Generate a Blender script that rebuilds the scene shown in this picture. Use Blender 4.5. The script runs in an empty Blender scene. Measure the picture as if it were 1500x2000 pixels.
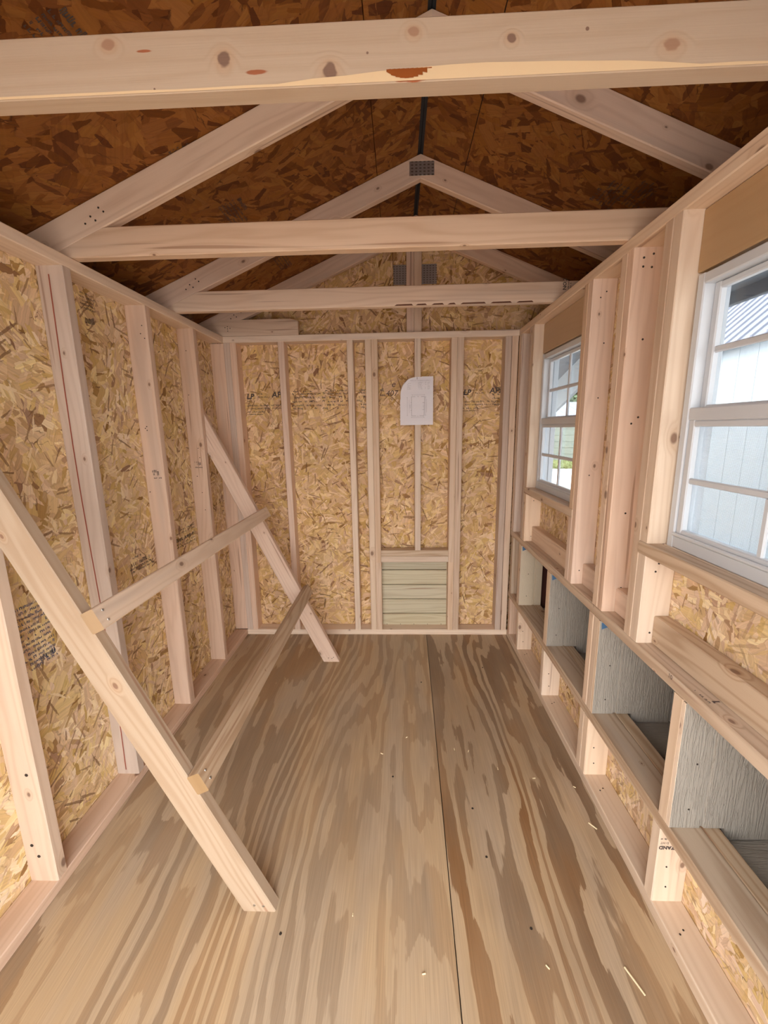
import bpy, math, random
from mathutils import Vector, Matrix
random.seed(7)
R_ = random.Random(11)
sc = bpy.context.scene
COL = sc.collection

# ------------------------------------------------------------------ camera
cam = bpy.data.cameras.new('camera')
camo = bpy.data.objects.new('camera', cam); COL.objects.link(camo)
cam.sensor_fit = 'VERTICAL'; cam.sensor_height = 24.0
cam.lens = 815.72 / 2000 * 24.0
cam.clip_start = .02
Rx = Vector((0.99925564, 0.03511349, -0.01597516)); Ux = Vector((0.00878149, 0.19619524, 0.98052553)); Fx = Vector((-0.03756392, 0.97993595, -0.19574085))
M = Matrix((Rx, Ux, -Fx)).transposed().to_4x4(); M.translation = (1.0676, -2.664, 1.3969)
camo.matrix_world = M
sc.camera = camo

# ------------------------------------------------------------------ daylight, exposure
wd = bpy.data.worlds.new('overcast_sky'); sc.world = wd; wd.use_nodes = True
nt = wd.node_tree; nt.nodes.clear()
wo = nt.nodes.new('ShaderNodeOutputWorld'); wb = nt.nodes.new('ShaderNodeBackground')
tc = nt.nodes.new('ShaderNodeTexCoord'); sx = nt.nodes.new('ShaderNodeSeparateXYZ'); rp = nt.nodes.new('ShaderNodeValToRGB')
nt.links.new(tc.outputs['Generated'], sx.inputs[0]); nt.links.new(sx.outputs['Z'], rp.inputs[0])
rp.color_ramp.elements[0].position = 0.0; rp.color_ramp.elements[0].color = (.82, .80, .78, 1)
rp.color_ramp.elements[1].position = 0.22; rp.color_ramp.elements[1].color = (1.0, 1.0, 1.0, 1)
e_ = rp.color_ramp.elements.new(.8); e_.color = (.93, .97, 1.0, 1)
nt.links.new(rp.outputs[0], wb.inputs[0]); wb.inputs[1].default_value = 2.2
nt.links.new(wb.outputs[0], wo.inputs[0])
sun = bpy.data.lights.new('sun', 'SUN'); suno = bpy.data.objects.new('sun', sun); COL.objects.link(suno)
sun.energy = .7; sun.angle = math.radians(20); sun.color = (1, .955, .88)
suno.rotation_euler = Vector((.62, .22, -.62)).to_track_quat('-Z', 'Y').to_euler(); suno.location = (-4, -9, 9)
sc.view_settings.view_transform = 'Standard'; sc.view_settings.look = 'None'
sc.view_settings.gamma = 1; sc.view_settings.use_curve_mapping = False
sc.view_settings.exposure = 1.85
sc.cycles.max_bounces = 9; sc.cycles.diffuse_bounces = 6; sc.cycles.transparent_max_bounces = 12
sc.cycles.use_denoising = True; sc.cycles.use_adaptive_sampling = True; sc.cycles.adaptive_threshold = .06

# ------------------------------------------------------------------ dimensions (metres)
W, H, T, D = 1.788, 1.962, .038, .089
PK, RX, SL = 2.588, 1.174, .4167            # underside of the roof boards at the ridge, ridge x, roof slope
TRUSS = (-1.842, -1.192, -.5406, .0)
YB = -3.12                                    # front end of the shed
ZR, ZL = .7415, .325                          # tops of the two nest rails
def roofz(x): return PK - SL * abs(x - RX)

# ------------------------------------------------------------------ node helpers
class NB:
    def __init__(s, name, rough=.6, spec=.3):
        s.m = bpy.data.materials.new(name); s.m.use_nodes = True
        s.t = s.m.node_tree; s.b = s.t.nodes['Principled BSDF']
        s.b.inputs['Roughness'].default_value = rough; s.b.inputs['Specular IOR Level'].default_value = spec
    def n(s, typ, **kw):
        x = s.t.nodes.new('ShaderNode' + typ)
        for k, v in kw.items(): setattr(x, k, v)
        return x
    def put(s, sock, v):
        if hasattr(v, 'node'): s.t.links.new(v, sock)
        elif v is not None: sock.default_value = v
    def math(s, op, a, b=None, c=None, clamp=False):
        x = s.n('Math', operation=op); x.use_clamp = clamp
        s.put(x.inputs[0], a); s.put(x.inputs[1], b)
        if c is not None: s.put(x.inputs[2], c)
        return x.outputs[0]
    def vm(s, op, a, b):
        x = s.n('VectorMath', operation=op); s.put(x.inputs[0], a); s.put(x.inputs[1], b); return x.outputs[0]
    def comb(s, x, y, z=0.0):
        c = s.n('CombineXYZ'); s.put(c.inputs[0], x); s.put(c.inputs[1], y); s.put(c.inputs[2], z); return c.outputs[0]
    def noise(s, vec, scale, detail=3, rough=.55, dist=0.0, color=False):
        x = s.n('TexNoise'); s.put(x.inputs['Vector'], vec); x.inputs['Scale'].default_value = scale
        x.inputs['Detail'].default_value = detail; x.inputs['Roughness'].default_value = rough; x.inputs['Distortion'].default_value = dist
        return x.outputs['Color' if color else 'Fac']
    def voro(s, vec, scale, feature='F1', rnd=1.0):
        x = s.n('TexVoronoi', feature=feature); x.voronoi_dimensions = '2D'
        s.put(x.inputs['Vector'], vec); x.inputs['Scale'].default_value = scale; x.inputs['Randomness'].default_value = rnd
        return x
    def ramp(s, fac, stops, interp='LINEAR'):
        x = s.n('ValToRGB'); r = x.color_ramp; r.interpolation = interp
        while len(r.elements) < len(stops): r.elements.new(.5)
        for e, (p, c) in zip(r.elements, stops): e.position = p; e.color = (c[0], c[1], c[2], 1) if not isinstance(c, (int, float)) else (c, c, c, 1)
        s.put(x.inputs[0], fac); return x.outputs[0]
    def sm(s, v, a, b):
        x = s.n('MapRange', interpolation_type='SMOOTHSTEP'); s.put(x.inputs[0], v)
        x.inputs[1].default_value = a; x.inputs[2].default_value = b; return x.outputs[0]
    def mix(s, f, a, b, mode='MIX'):
        x = s.n('Mix', data_type='RGBA', blend_type=mode); s.put(x.inputs[0], f)
        for i, v in ((6, a), (7, b)):
            if isinstance(v, tuple): v = (*v[:3], 1)
            s.put(x.inputs[i], v)
        return x.outputs[2]
    def uv(s): return s.n('TexCoord').outputs['UV']
    def rnd(s): return s.n('ObjectInfo').outputs['Random']
    def sep(s, v):
        x = s.n('SeparateXYZ'); s.put(x.inputs[0], v); return x.outputs
    def rgb(s, v):
        x = s.n('SeparateColor'); s.put(x.inputs[0], v); return x.outputs
    def bump(s, h, strength=.3, dist=.002):
        x = s.n('Bump'); s.put(x.inputs['Height'], h); x.inputs['Strength'].default_value = strength; x.inputs['Distance'].default_value = dist
        s.t.links.new(x.outputs[0], s.b.inputs['Normal'])
    def out(s, c): s.put(s.b.inputs['Base Color'], c if hasattr(c, 'node') else (*c[:3], 1)); return s.m

def lumber(name, light=(.72, .545, .40), dark=(.54, .35, .22), spots=(), pitch=True, knots=True, contrast=.55, warm=0.0):
    k = NB(name, .55, .25)
    uv = k.uv(); rnd = k.rnd()
    off = k.comb(k.math('MULTIPLY', rnd, 37.3), k.math('MULTIPLY', k.math('FRACT', k.math('MULTIPLY', rnd, 91.7)), 5.3)) if not spots else (0, 0, 0)
    p = k.vm('ADD', uv, off); xyz = k.sep(p); u, v = xyz[0], xyz[1]
    warp = k.noise(k.comb(k.math('MULTIPLY', u, 1.1), k.math('MULTIPLY', v, 11)), 1, 2)
    phase = k.math('ADD', k.math('MULTIPLY', v, 190), k.math('MULTIPLY', warp, 34))
    km = None
    if knots:
        vo = k.voro(k.vm('MULTIPLY', p, (.62, 1, 1)), 6.5)
        cr = k.rgb(vo.outputs['Color'])
        have = k.math('GREATER_THAN', cr[0], .50)
        rad = k.math('MULTIPLY_ADD', k.math('POWER', cr[1], 2.0), .055, .016)
        d = k.math('DIVIDE', vo.outputs['Distance'], rad)
        km = k.math('MULTIPLY', k.sm(d, 1.25, .6), have)
        halo = k.math('MULTIPLY', k.sm(d, 3.6, .8), have)
        phase = k.math('ADD', phase, k.math('MULTIPLY', halo, 9))
    for (su, sv, ru, rv, c, dep) in spots:
        dd = k.vm('MULTIPLY', k.vm('SUBTRACT', uv, (su, sv, 0)), (1 / ru, 1 / rv, 0))
        ln = k.n('VectorMath', operation='LENGTH'); k.put(ln.inputs[0], dd)
        phase = k.math('ADD', phase, k.math('MULTIPLY', k.sm(ln.outputs['Value'], 3.2, .6), 10 if dep == 1 else 0))
    ring = k.math('MULTIPLY_ADD', k.math('SINE', phase), .5, .5)
    ring = k.math('POWER', ring, 2.2)
    fine = k.noise(k.comb(k.math('MULTIPLY', u, 5), k.math('MULTIPLY', v, 420)), 1, 2)
    tone = k.noise(k.comb(k.math('MULTIPLY', u, .9), k.math('MULTIPLY', v, 7)), 1, 2)
    g = k.math('MULTIPLY_ADD', ring, contrast * .62, k.math('MULTIPLY_ADD', fine, .30, k.math('MULTIPLY_ADD', tone, .55, -.36)), clamp=True)
    col = k.mix(g, light, dark)
    if pitch:
        s1 = k.noise(k.comb(k.math('MULTIPLY', u, 1.3), k.math('MULTIPLY', v, 46)), 1, 1)
        col = k.mix(k.math('MULTIPLY', k.sm(s1, .66, .74), .6), col, (.30, .15, .09))
        # blue-grey stain patches
        s2 = k.noise(k.comb(k.math('MULTIPLY', u, .7), k.math('MULTIPLY', v, 9), 4.0), 1, 2)
        col = k.mix(k.math('MULTIPLY', k.sm(s2, .60, .74), .35), col, (.46, .37, .31))
    if km is not None:
        col = k.mix(k.math('MULTIPLY', halo, .28), col, (.44, .255, .135))
        col = k.mix(k.math('MULTIPLY', km, .85), col, (.21, .115, .075))
    for (su, sv, ru, rv, c, dep) in spots:
        wob = k.noise(k.vm('MULTIPLY', uv, (40, 70, 1)), 1, 2)
        dd = k.vm('MULTIPLY', k.vm('SUBTRACT', uv, (su, sv, 0)), (1 / ru, 1 / rv, 0))
        ln = k.n('VectorMath', operation='LENGTH'); k.put(ln.inputs[0], dd)
        q = k.math('ADD', ln.outputs['Value'], k.math('MULTIPLY_ADD', wob, .9, -.45))
        if dep == 1: col = k.mix(k.math('MULTIPLY', k.sm(q, 2.6, .7), .35), col, (.47, .29, .17))
        col = k.mix(k.math('MULTIPLY', k.sm(q, 1.15, .75), .92), col, c)
    hs = k.n('HueSaturation'); k.put(hs.inputs['Color'], col)
    k.put(hs.inputs['Value'], k.math('MULTIPLY_ADD', rnd, .20, .90)); k.put(hs.inputs['Saturation'], k.math('MULTIPLY_ADD', k.math('FRACT', k.math('MULTIPLY', rnd, 17.3)), .22, .86))
    k.bump(k.math('MULTIPLY_ADD', fine, .5, k.math('MULTIPLY', ring, -.3)), .25, .0015)
    return k.out(hs.outputs[0])

def osb(name, mul=(1, 1, 1), seed=0.0, spl=1.0, sx=12.0, sy=34.0, ang=0.0, gloss=.62, dark=.06):
    k = NB(name, gloss, .25)
    uv0 = k.vm('ADD', k.uv(), (seed * 3.1, seed * 1.7, 0))
    wob = k.noise(uv0, 55, 3, .6, color=True)
    uv = k.vm('ADD', uv0, k.vm('MULTIPLY', k.vm('SUBTRACT', wob, (.5, .5, .5)), (.0075, .0075, 0)))
    def layer(sd, coarse, kx, ky):
        p = k.vm('ADD', uv, (sd, sd * .7, 0))
        cv = k.rgb(k.voro(p, coarse).outputs['Color'])
        a = k.math('MULTIPLY_ADD', k.math('SUBTRACT', cv[0], .5), 3.0, ang)
        vr = k.n('VectorRotate', rotation_type='Z_AXIS'); k.put(vr.inputs['Vector'], p); k.put(vr.inputs['Angle'], a)
        q = k.vm('MULTIPLY', vr.outputs[0], (kx, ky, 1))
        vo = k.voro(q, 1.0); vo.distance = 'CHEBYCHEV'
        v2 = k.voro(q, 1.0, 'F2'); v2.distance = 'CHEBYCHEV'
        return q, k.rgb(vo.outputs['Color']), cv, k.math('SUBTRACT', v2.outputs['Distance'], vo.outputs['Distance'])
    q1, c1, v1, o1 = layer(0, 5.0, sx * .7, sy * .66)
    q2, c2, v2, o2 = layer(5.3, 9.0, sx * 1.25, sy * 1.3)
    q3, c3, v3, o3 = layer(9.1, 14.0, sx * 1.9, sy * 2.1)
    top = k.math('GREATER_THAN', c2[1], .52); top3 = k.math('GREATER_THAN', c3[1], .64)
    def pick(f, a, b):
        m = k.n('Mix', data_type='FLOAT'); k.put(m.inputs[0], f); k.put(m.inputs[2], a); k.put(m.inputs[3], b); return m.outputs[0]
    val = pick(top3, pick(top, c1[0], c2[0]), c3[0])
    hue = pick(top3, pick(top, c1[2], c2[2]), c3[2])
    stops = [(0, (.24, .115, .042)), (dark * .6, (.37, .205, .083)), (dark + .08, (.53, .33, .148)), (.45, (.60, .395, .192)), (.75, (.66, .455, .237)), (1, (.77, .585, .345))]
    col = k.ramp(val, stops)
    hs = k.n('HueSaturation'); k.put(hs.inputs['Color'], col); k.put(hs.inputs['Hue'], k.math('MULTIPLY_ADD', hue, .022, .489)); k.put(hs.inputs['Saturation'], k.math('MULTIPLY_ADD', hue, .25, .85)); col = hs.outputs[0]
    gr = k.noise(k.vm('MULTIPLY', q1, (.5, 6, 1)), 1, 3, .65)
    gr2 = k.noise(k.vm('MULTIPLY', q2, (.5, 5, 1)), 1, 3, .65)
    f = k.math('MULTIPLY_ADD', pick(top, gr, gr2), .75, .62)
    col = k.mix(1.0, col, k.comb(f, f, f), 'MULTIPLY')
    e1, e2, e3 = o1, o2, o3
    spr = k.noise(uv, 10, 2); spr2 = k.noise(k.vm('ADD', uv, (7, 3, 0)), 13, 2)
    soft = k.math('MULTIPLY', k.sm(pick(top, e1, e2), .10, .0), .22)
    gap = k.math('MULTIPLY', k.sm(e2, .07, .0), k.sm(spr, .57, .66))
    gap3 = k.math('MULTIPLY', k.sm(e3, .16, .02), k.sm(spr2, .63, .70))
    gp = k.math('MAXIMUM', gap, gap3)
    col = k.mix(soft, col, (.27, .14, .055))
    col = k.mix(k.math('MULTIPLY', gp, .72), col, (.13, .058, .022))
    # stray splinters, pale and dark
    for sd, lim, c in ((2.0, .95, (.76, .58, .36)), (6.0, .975, (.17, .08, .035)), (11.0, .972, (.24, .125, .055))):
        q4, c4, v4, o4 = layer(sd, 8.0, 13, 150)
        col = k.mix(k.math('MULTIPLY', k.math('GREATER_THAN', c4[1], lim), .75 * spl), col, c)
    pat = k.noise(uv, 2.2, 2)
    f2 = k.math('MULTIPLY_ADD', pat, .4, .80)
    col = k.mix(1.0, col, k.comb(f2, f2, f2), 'MULTIPLY')
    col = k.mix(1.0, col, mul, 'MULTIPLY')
    k.bump(k.math('SUBTRACT', k.math('MULTIPLY_ADD', val, .5, k.math('MULTIPLY', gr, .3)), gp), .35, .0025)
    return k.out(col)

def plywood(name, seed, contrast, ku=6.5):
    k = NB(name, .42, .35)
    p = k.vm('ADD', k.uv(), (seed, seed * 2.3, 0)); s = k.sep(p); x, y = s[0], s[1]
    big = k.noise(k.comb(k.math('MULTIPLY', x, 2.2), k.math('MULTIPLY', y, .38)), 1, 1)
    med = k.noise(k.comb(k.math('MULTIPLY', x, 9), k.math('MULTIPLY', y, 1.05)), 1, 2)
    jag = k.noise(k.comb(k.math('MULTIPLY', x, 140), k.math('MULTIPLY', y, 5)), 1, 3, .7)
    wav = k.noise(k.comb(k.math('MULTIPLY', x, 30), k.math('MULTIPLY', y, 9)), 1, 2)
    ph = k.math('ADD', k.math('MULTIPLY', x, ku), k.math('ADD', k.math('MULTIPLY', big, 11.0), k.math('ADD', k.math('MULTIPLY', med, 3.2), k.math('ADD', k.math('MULTIPLY', jag, .22), k.math('MULTIPLY', wav, .30)))))
    fr = k.math('FRACT', ph)
    idx = k.math('FRACT', k.math('MULTIPLY', k.math('SINE', k.math('MULTIPLY', k.math('FLOOR', ph), 12.99)), 437.5))
    edge = k.math('MULTIPLY_ADD', idx, .35, .36)
    band = k.math('MULTIPLY', k.sm(fr, .015, .06), k.sm(k.math('SUBTRACT', edge, fr), 0, .012))
    depth = k.noise(k.comb(k.math('MULTIPLY', x, 6), k.math('MULTIPLY', y, 1.1), 5.0), 1, 3, .65)
    band = k.math('MULTIPLY', band, k.math('MULTIPLY', k.math('MULTIPLY_ADD', idx, .5, .5), k.math('MULTIPLY_ADD', depth, 1.3, .28)), clamp=True)
    red = k.noise(k.comb(k.math('MULTIPLY', x, 7), k.math('MULTIPLY', y, 1.3), 12.0), 1, 2)
    dk = k.mix(k.sm(red, .42, .62), (.20, .125, .072), (.275, .145, .064))
    ltc = k.mix(k.sm(red, .35, .65), (.47, .36, .25), (.51, .365, .22))
    col = k.mix(k.math('MULTIPLY', band, contrast, None, True), ltc, dk)
    tone = k.noise(k.comb(k.math('MULTIPLY', x, 3.5), k.math('MULTIPLY', y, 1.2), 3.0), 1, 3)
    col = k.mix(k.math('MULTIPLY', k.sm(tone, .42, .70), .42), col, (.28, .185, .11))
    lt = k.noise(k.comb(k.math('MULTIPLY', x, 5), k.math('MULTIPLY', y, 1.5), 8.0), 1, 3)
    col = k.mix(k.math('MULTIPLY', k.sm(lt, .56, .74), .30), col, (.43, .345, .265))
    fib = k.noise(k.comb(k.math('MULTIPLY', x, 260), k.math('MULTIPLY', y, 5)), 1, 2)
    f = k.math('MULTIPLY_ADD', fib, .5, .75)
    col = k.mix(1.0, col, k.comb(f, f, f), 'MULTIPLY')
    k.put(k.b.inputs['Roughness'], k.math('MULTIPLY_ADD', fib, .25, .32))
    k.bump(fib, .15, .001)
    return k.out(col)

def plain(name, c, rough=.6, metal=0.0, spec=.3, emb=None, var=0.0):
    k = NB(name, rough, spec); k.b.inputs['Metallic'].default_value = metal
    col = c
    if var:
        n = k.noise(k.n('TexCoord').outputs['Object'], 9, 3); f = k.math('MULTIPLY_ADD', n, var, 1 - var / 2)
        col = k.mix(1.0, c, k.comb(f, f, f), 'MULTIPLY')
    if emb:
        n = k.noise(k.vm('MULTIPLY', k.uv(), emb[0]), 1, 3, .6, 1.2); k.bump(k.sm(n, .42, .60), emb[1], emb[2])
    return k.out(col)

M_STUD = lumber('pine_stud')
M_PALE = lumber('pale_pine', (.76, .60, .455), (.60, .425, .285))
M_END = lumber('end_grain', (.36, .235, .125), (.27, .165, .08), knots=False, pitch=False)
M_LADD = lumber('ladder_pine', (.46, .355, .26), (.35, .24, .155), contrast=.75)
M_PINK = lumber('pinkish_pine', (.74, .55, .42), (.57, .38, .265))
M_GREY = lumber('greyed_pine', (.63, .495, .40), (.49, .355, .265), knots=True)
M_RAIL = lumber('rail_pine', (.59, .45, .32), (.38, .24, .14), contrast=.9)
DK, RS, RD, TN = (.20, .125, .095), (.30, .075, .02), (.33, .11, .055), (.36, .22, .15)
# wall_left = 0 on the board: u runs from x = -.089, v from its lower edge
M_TIE1 = lumber('knotty_tie_pine', (.50, .395, .30), (.41, .295, .20), pitch=False, knots=False, contrast=.45, spots=(
    (.573, .138, .011, .008, TN, 1), (.766, .1654, .011, .011, DK, 1), (.943, .190, .0115, .0115, DK, 1), (1.082, .1414, .009, .007, TN, 1), (1.241, .1574, .0075, .0065, DK, 1), (1.497, .1764, .013, .009, TN, 1),
    (.631, .1494, .013, .0022, RD, 0), (.819, .1864, .018, .0035, RD, 0), (1.075, .2035, .030, .0075, RS, 0), (1.361, .1494, .003, .003, DK, 0), (1.37, .2005, .003, .003, DK, 0), (1.006, .1674, .0022, .0022, DK, 0), (1.151, .2014, .003, .003, DK, 0), (.643, .2035, .002, .002, DK, 0)))
M_OSB = osb('wall_chipboard', mul=(1.22, 1.33, 1.45), seed=1.0, ang=.2)
M_OSBR = osb('right_chipboard', mul=(1.16, 1.26, 1.48), seed=2.6, spl=.5, sx=15, sy=42, ang=.6, dark=.04)
M_OSBB = osb('back_chipboard', seed=4.0, ang=1.0, mul=(1.12, 1.10, 1.08))
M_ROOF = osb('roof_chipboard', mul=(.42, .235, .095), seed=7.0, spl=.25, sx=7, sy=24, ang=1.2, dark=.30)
M_PLYL = plywood('plywood_weathered', 3.0, .60, 12)
M_PLYR = plywood('plywood_wild_grain', 11.4, 1.05, 9.0)
M_HEAD = lumber('header_board', (.52, .35, .20), (.42, .26, .135), pitch=False, knots=False, contrast=.2)
M_GRN = lumber('treated_plank', (.58, .52, .36), (.43, .35, .22), knots=False, pitch=True, contrast=.8)
M_GREYP = plain('grey_painted_siding', (.37, .33, .28), .45, emb=((150, 9, 1), .55, .004), var=.08)
M_TANP = plain('cream_primed_siding', (.60, .50, .365), .5, emb=((140, 30, 1), .3, .003), var=.12)
M_DARK = plain('dark_felt', (.012, .011, .011), .9)
M_HOLE = plain('dark_nail_hole', (.035, .026, .02), .6)
M_STEEL = plain('nail_steel', (.55, .53, .5), .35, 1.0)
M_VINYL = plain('white_vinyl', (.60, .63, .67), .35, spec=.5)
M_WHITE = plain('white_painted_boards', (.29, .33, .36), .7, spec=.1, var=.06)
M_INK = plain('faded_ink', (.085, .065, .06), .8)
M_BLUE = plain('blue_chalk', (.07, .15, .27), .9)
M_PAPER = plain('white_paper', (.80, .77, .80), .7)
M_PENCIL = plain('grey_print', (.30, .28, .31), .8)
M_CHIP = plain('fresh_wood_splinter', (.82, .70, .46), .7)
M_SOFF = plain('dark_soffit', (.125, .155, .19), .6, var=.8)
M_SIDE = plain('outer_siding', (.34, .31, .27), .6)
M_SHING = plain('dark_shingle', (.05, .05, .055), .9)
M_BARK = plain('bark', (.10, .07, .05), .9)
M_SAGE = plain('sage_green_boards', (.15, .17, .15), .6, var=.06)
M_DIRT = plain('backside_dark', (.10, .07, .05), .9)

def galv():
    k = NB('galvanised_plate', .38, .5); k.b.inputs['Metallic'].default_value = .9
    s = k.sep(k.uv())
    a = k.math('FRACT', k.math('MULTIPLY', s[0], 55)); b = k.math('FRACT', k.math('MULTIPLY', s[1], 78))
    slot = k.math('MULTIPLY', k.math('MULTIPLY', k.math('GREATER_THAN', a, .25), k.math('LESS_THAN', a, .75)), k.math('LESS_THAN', b, .42))
    k.bump(slot, .8, .004)
    return k.out(k.mix(k.math('MULTIPLY', slot, .75), (.50, .51, .53), (.14, .13, .12)))
M_GALV = galv()

def ribbed_metal(c):
    return plain('light_roof_metal', c, .7, 0, .03)
M_RMET = ribbed_metal((.15, .162, .20))

def glass():
    m = bpy.data.materials.new('window_glass'); m.use_nodes = True; t = m.node_tree; t.nodes.clear()
    o = t.nodes.new('ShaderNodeOutputMaterial'); mx = t.nodes.new('ShaderNodeMixShader'); tr = t.nodes.new('ShaderNodeBsdfTransparent'); gl = t.nodes.new('ShaderNodeBsdfGlossy'); fr = t.nodes.new('ShaderNodeLayerWeight'); fr.inputs[0].default_value = .05
    gl.inputs['Roughness'].default_value = .02; tr.inputs[0].default_value = (.95, .965, .97, 1)
    t.links.new(fr.outputs['Facing'], mx.inputs[0]); t.links.new(tr.outputs[0], mx.inputs[1]); t.links.new(gl.outputs[0], mx.inputs[2]); t.links.new(mx.outputs[0], o.inputs[0])
    return m
M_GLASS = glass()

def screen_mat():
    m = bpy.data.materials.new('insect_mesh'); m.use_nodes = True; t = m.node_tree; t.nodes.clear()
    N = t.nodes.new
    o = N('ShaderNodeOutputMaterial'); mx = N('ShaderNodeMixShader'); tr = N('ShaderNodeBsdfTransparent'); df = N('ShaderNodeBsdfDiffuse'); df.inputs[0].default_value = (.72, .78, .83, 1)
    uv = N('ShaderNodeTexCoord'); s = N('ShaderNodeSeparateXYZ'); t.links.new(uv.outputs['UV'], s.inputs[0])
    outs = []
    for i in (0, 1):
        a = N('ShaderNodeMath'); a.operation = 'MULTIPLY'; a.inputs[1].default_value = 330; t.links.new(s.outputs[i], a.inputs[0])
        b = N('ShaderNodeMath'); b.operation = 'FRACT'; t.links.new(a.outputs[0], b.inputs[0])
        c = N('ShaderNodeMath'); c.operation = 'LESS_THAN'; c.inputs[1].default_value = .2; t.links.new(b.outputs[0], c.inputs[0]); outs.append(c)
    mxm = N('ShaderNodeMath'); mxm.operation = 'MAXIMUM'; t.links.new(outs[0].outputs[0], mxm.inputs[0]); t.links.new(outs[1].outputs[0], mxm.inputs[1])
    t.links.new(mxm.outputs[0], mx.inputs[0]); t.links.new(tr.outputs[0], mx.inputs[1]); t.links.new(df.outputs[0], mx.inputs[2]); t.links.new(mx.outputs[0], o.inputs[0])
    return m
M_SCREEN = screen_mat()

def ground_mat(name, a, b, sc_):
    k = NB(name, .95, .02); p = k.n('TexCoord').outputs['Object']
    n = k.noise(p, sc_, 5, .7); return k.out(k.mix(k.sm(n, .35, .65), a, b))
M_GRAVEL = ground_mat('pale_gravel', (.44, .40, .38), (.33, .30, .28), 6)
M_GRASS = ground_mat('lawn_grass', (.15, .165, .075), (.11, .13, .055), 4)

def leafmat():
    k = NB('leaf_green', .6, .3); r = k.noise(k.n('TexCoord').outputs['Object'], 2.3, 3)
    return k.out(k.mix(r, (.045, .085, .045), (.09, .13, .075)))
M_LEAF = leafmat()

# ------------------------------------------------------------------ object helpers
def wloc(o):
    v = Vector((0, 0, 0))
    while o is not None: v += o.location; o = o.parent
    return v
def link(name, me, parent):
    o = bpy.data.objects.new(name, me); COL.objects.link(o)
    if parent is not None: o.parent = parent
    return o
def mesh(name, vs, fs, mat, parent=None, uvs=None, loc=None, smooth=False):
    """one mesh object; vs in world metres; uvs: list per face of (u,v)"""
    base = wloc(parent) if parent is not None else Vector((0, 0, 0))
    org = Vector(loc) if loc is not None else sum((Vector(v) for v in vs), Vector()) / len(vs)
    me = bpy.data.meshes.new(name)
    me.from_pydata([Vector(v) - org for v in vs], [], fs)
    if uvs is not None:
        ul = me.uv_layers.new(name='UVMap'); i = 0
        for f in uvs:
            for q in f: ul.data[i].uv = q; i += 1
    if smooth:
        for pl in me.polygons: pl.use_smooth = True
    me.materials.append(mat); me.update()
    o = link(name, me, parent); o.location = org - base
    return o
def empty(name, loc, label=None, cat=None, kind=None, group=None):
    o = bpy.data.objects.new(name, None); COL.objects.link(o); o.location = loc; o.empty_display_size = .1
    tag(o, label, cat, kind, group); return o
def tag(o, label=None, cat=None, kind=None, group=None):
    if label: o['label'] = label
    if cat: o['category'] = cat
    if kind: o['kind'] = kind
    if group: o['group'] = group
    return o

def prism(name, p0, p1, wd, w, t, mat, parent=None, n0=None, n1=None, bev=.003, u0=None, end=False):
    """a board from p0 to p1 (centre line); w along wd, t across; ends cut by planes with normals n0, n1"""
    p0, p1 = Vector(p0), Vector(p1); ax = (p1 - p0).normalized(); wd = Vector(wd); wd = (wd - ax * wd.dot(ax)).normalized(); td = ax.cross(wd)
    b = bev; hw, ht = w / 2, t / 2
    ring = [(-hw + b, -ht), (hw - b, -ht), (hw, -ht + b), (hw, ht - b), (hw - b, ht), (-hw + b, ht), (-hw, ht - b), (-hw, -ht + b)]
    n0 = Vector(n0) if n0 is not None else ax; n1 = Vector(n1) if n1 is not None else ax
    vs, L = [], (p1 - p0).length
    us = []
    for (q, nn) in ((p0, n0), (p1, n1)):
        for (a, c) in ring:
            o = wd * a + td * c
            s = -(o.dot(nn)) / ax.dot(nn)
            vs.append(q + o + ax * s); us.append((q - p0).dot(ax) + s)
    # perimeter coordinate
    per = [0]
    for i in range(8): a, c = ring[i], ring[(i + 1) % 8]; per.append(per[-1] + math.hypot(c[0] - a[0], c[1] - a[1]))
    ru, rv = (0, 0) if u0 is not None else (R_.uniform(0, 9), R_.uniform(0, 9))
    fs, uvs = [], []
    for i in range(8):
        j = (i + 1) % 8
        fs.append((i, j, 8 + j, 8 + i)); uvs.append(((us[i] + ru, per[i] + rv), (us[j] + ru, per[i + 1] + rv), (us[8 + j] + ru, per[i + 1] + rv), (us[8 + i] + ru, per[i] + rv)))
    fs.append(tuple(reversed(range(8)))); uvs.append([(ru + ring[i][0] * .08, rv + ring[i][1] * 1.0) for i in reversed(range(8))])
    fs.append(tuple(range(8, 16))); uvs.append([(ru + ring[i][0] * .08, rv + ring[i][1] * 1.0) for i in range(8)])
    o = mesh(name, vs, fs, mat, parent, uvs)
    if end:
        o.data.materials.append(M_END)
        for f in (8, 9): o.data.polygons[f].material_index = 1
    return o

def boxb(name, x0, x1, y0, y1, z0, z1, mat, parent=None, axis=None, bev=.003):
    """axis aligned board, long axis picked automatically"""
    d = (x1 - x0, y1 - y0, z1 - z0)
    a = axis if axis is not None else max(range(3), key=lambda i: d[i])
    c = [(x0 + x1) / 2, (y0 + y1) / 2, (z0 + z1) / 2]; lo, hi = (x0, y0, z0), (x1, y1, z1)
    p0, p1 = list(c), list(c); p0[a] = lo[a]; p1[a] = hi[a]
    w = (a + 1) % 3; wd = [0, 0, 0]; wd[w] = 1
    return prism(name, p0, p1, wd, d[w], d[(a + 2) % 3], mat, parent, bev=min(bev, d[w] * .3, d[(a + 2) % 3] * .3))

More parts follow.
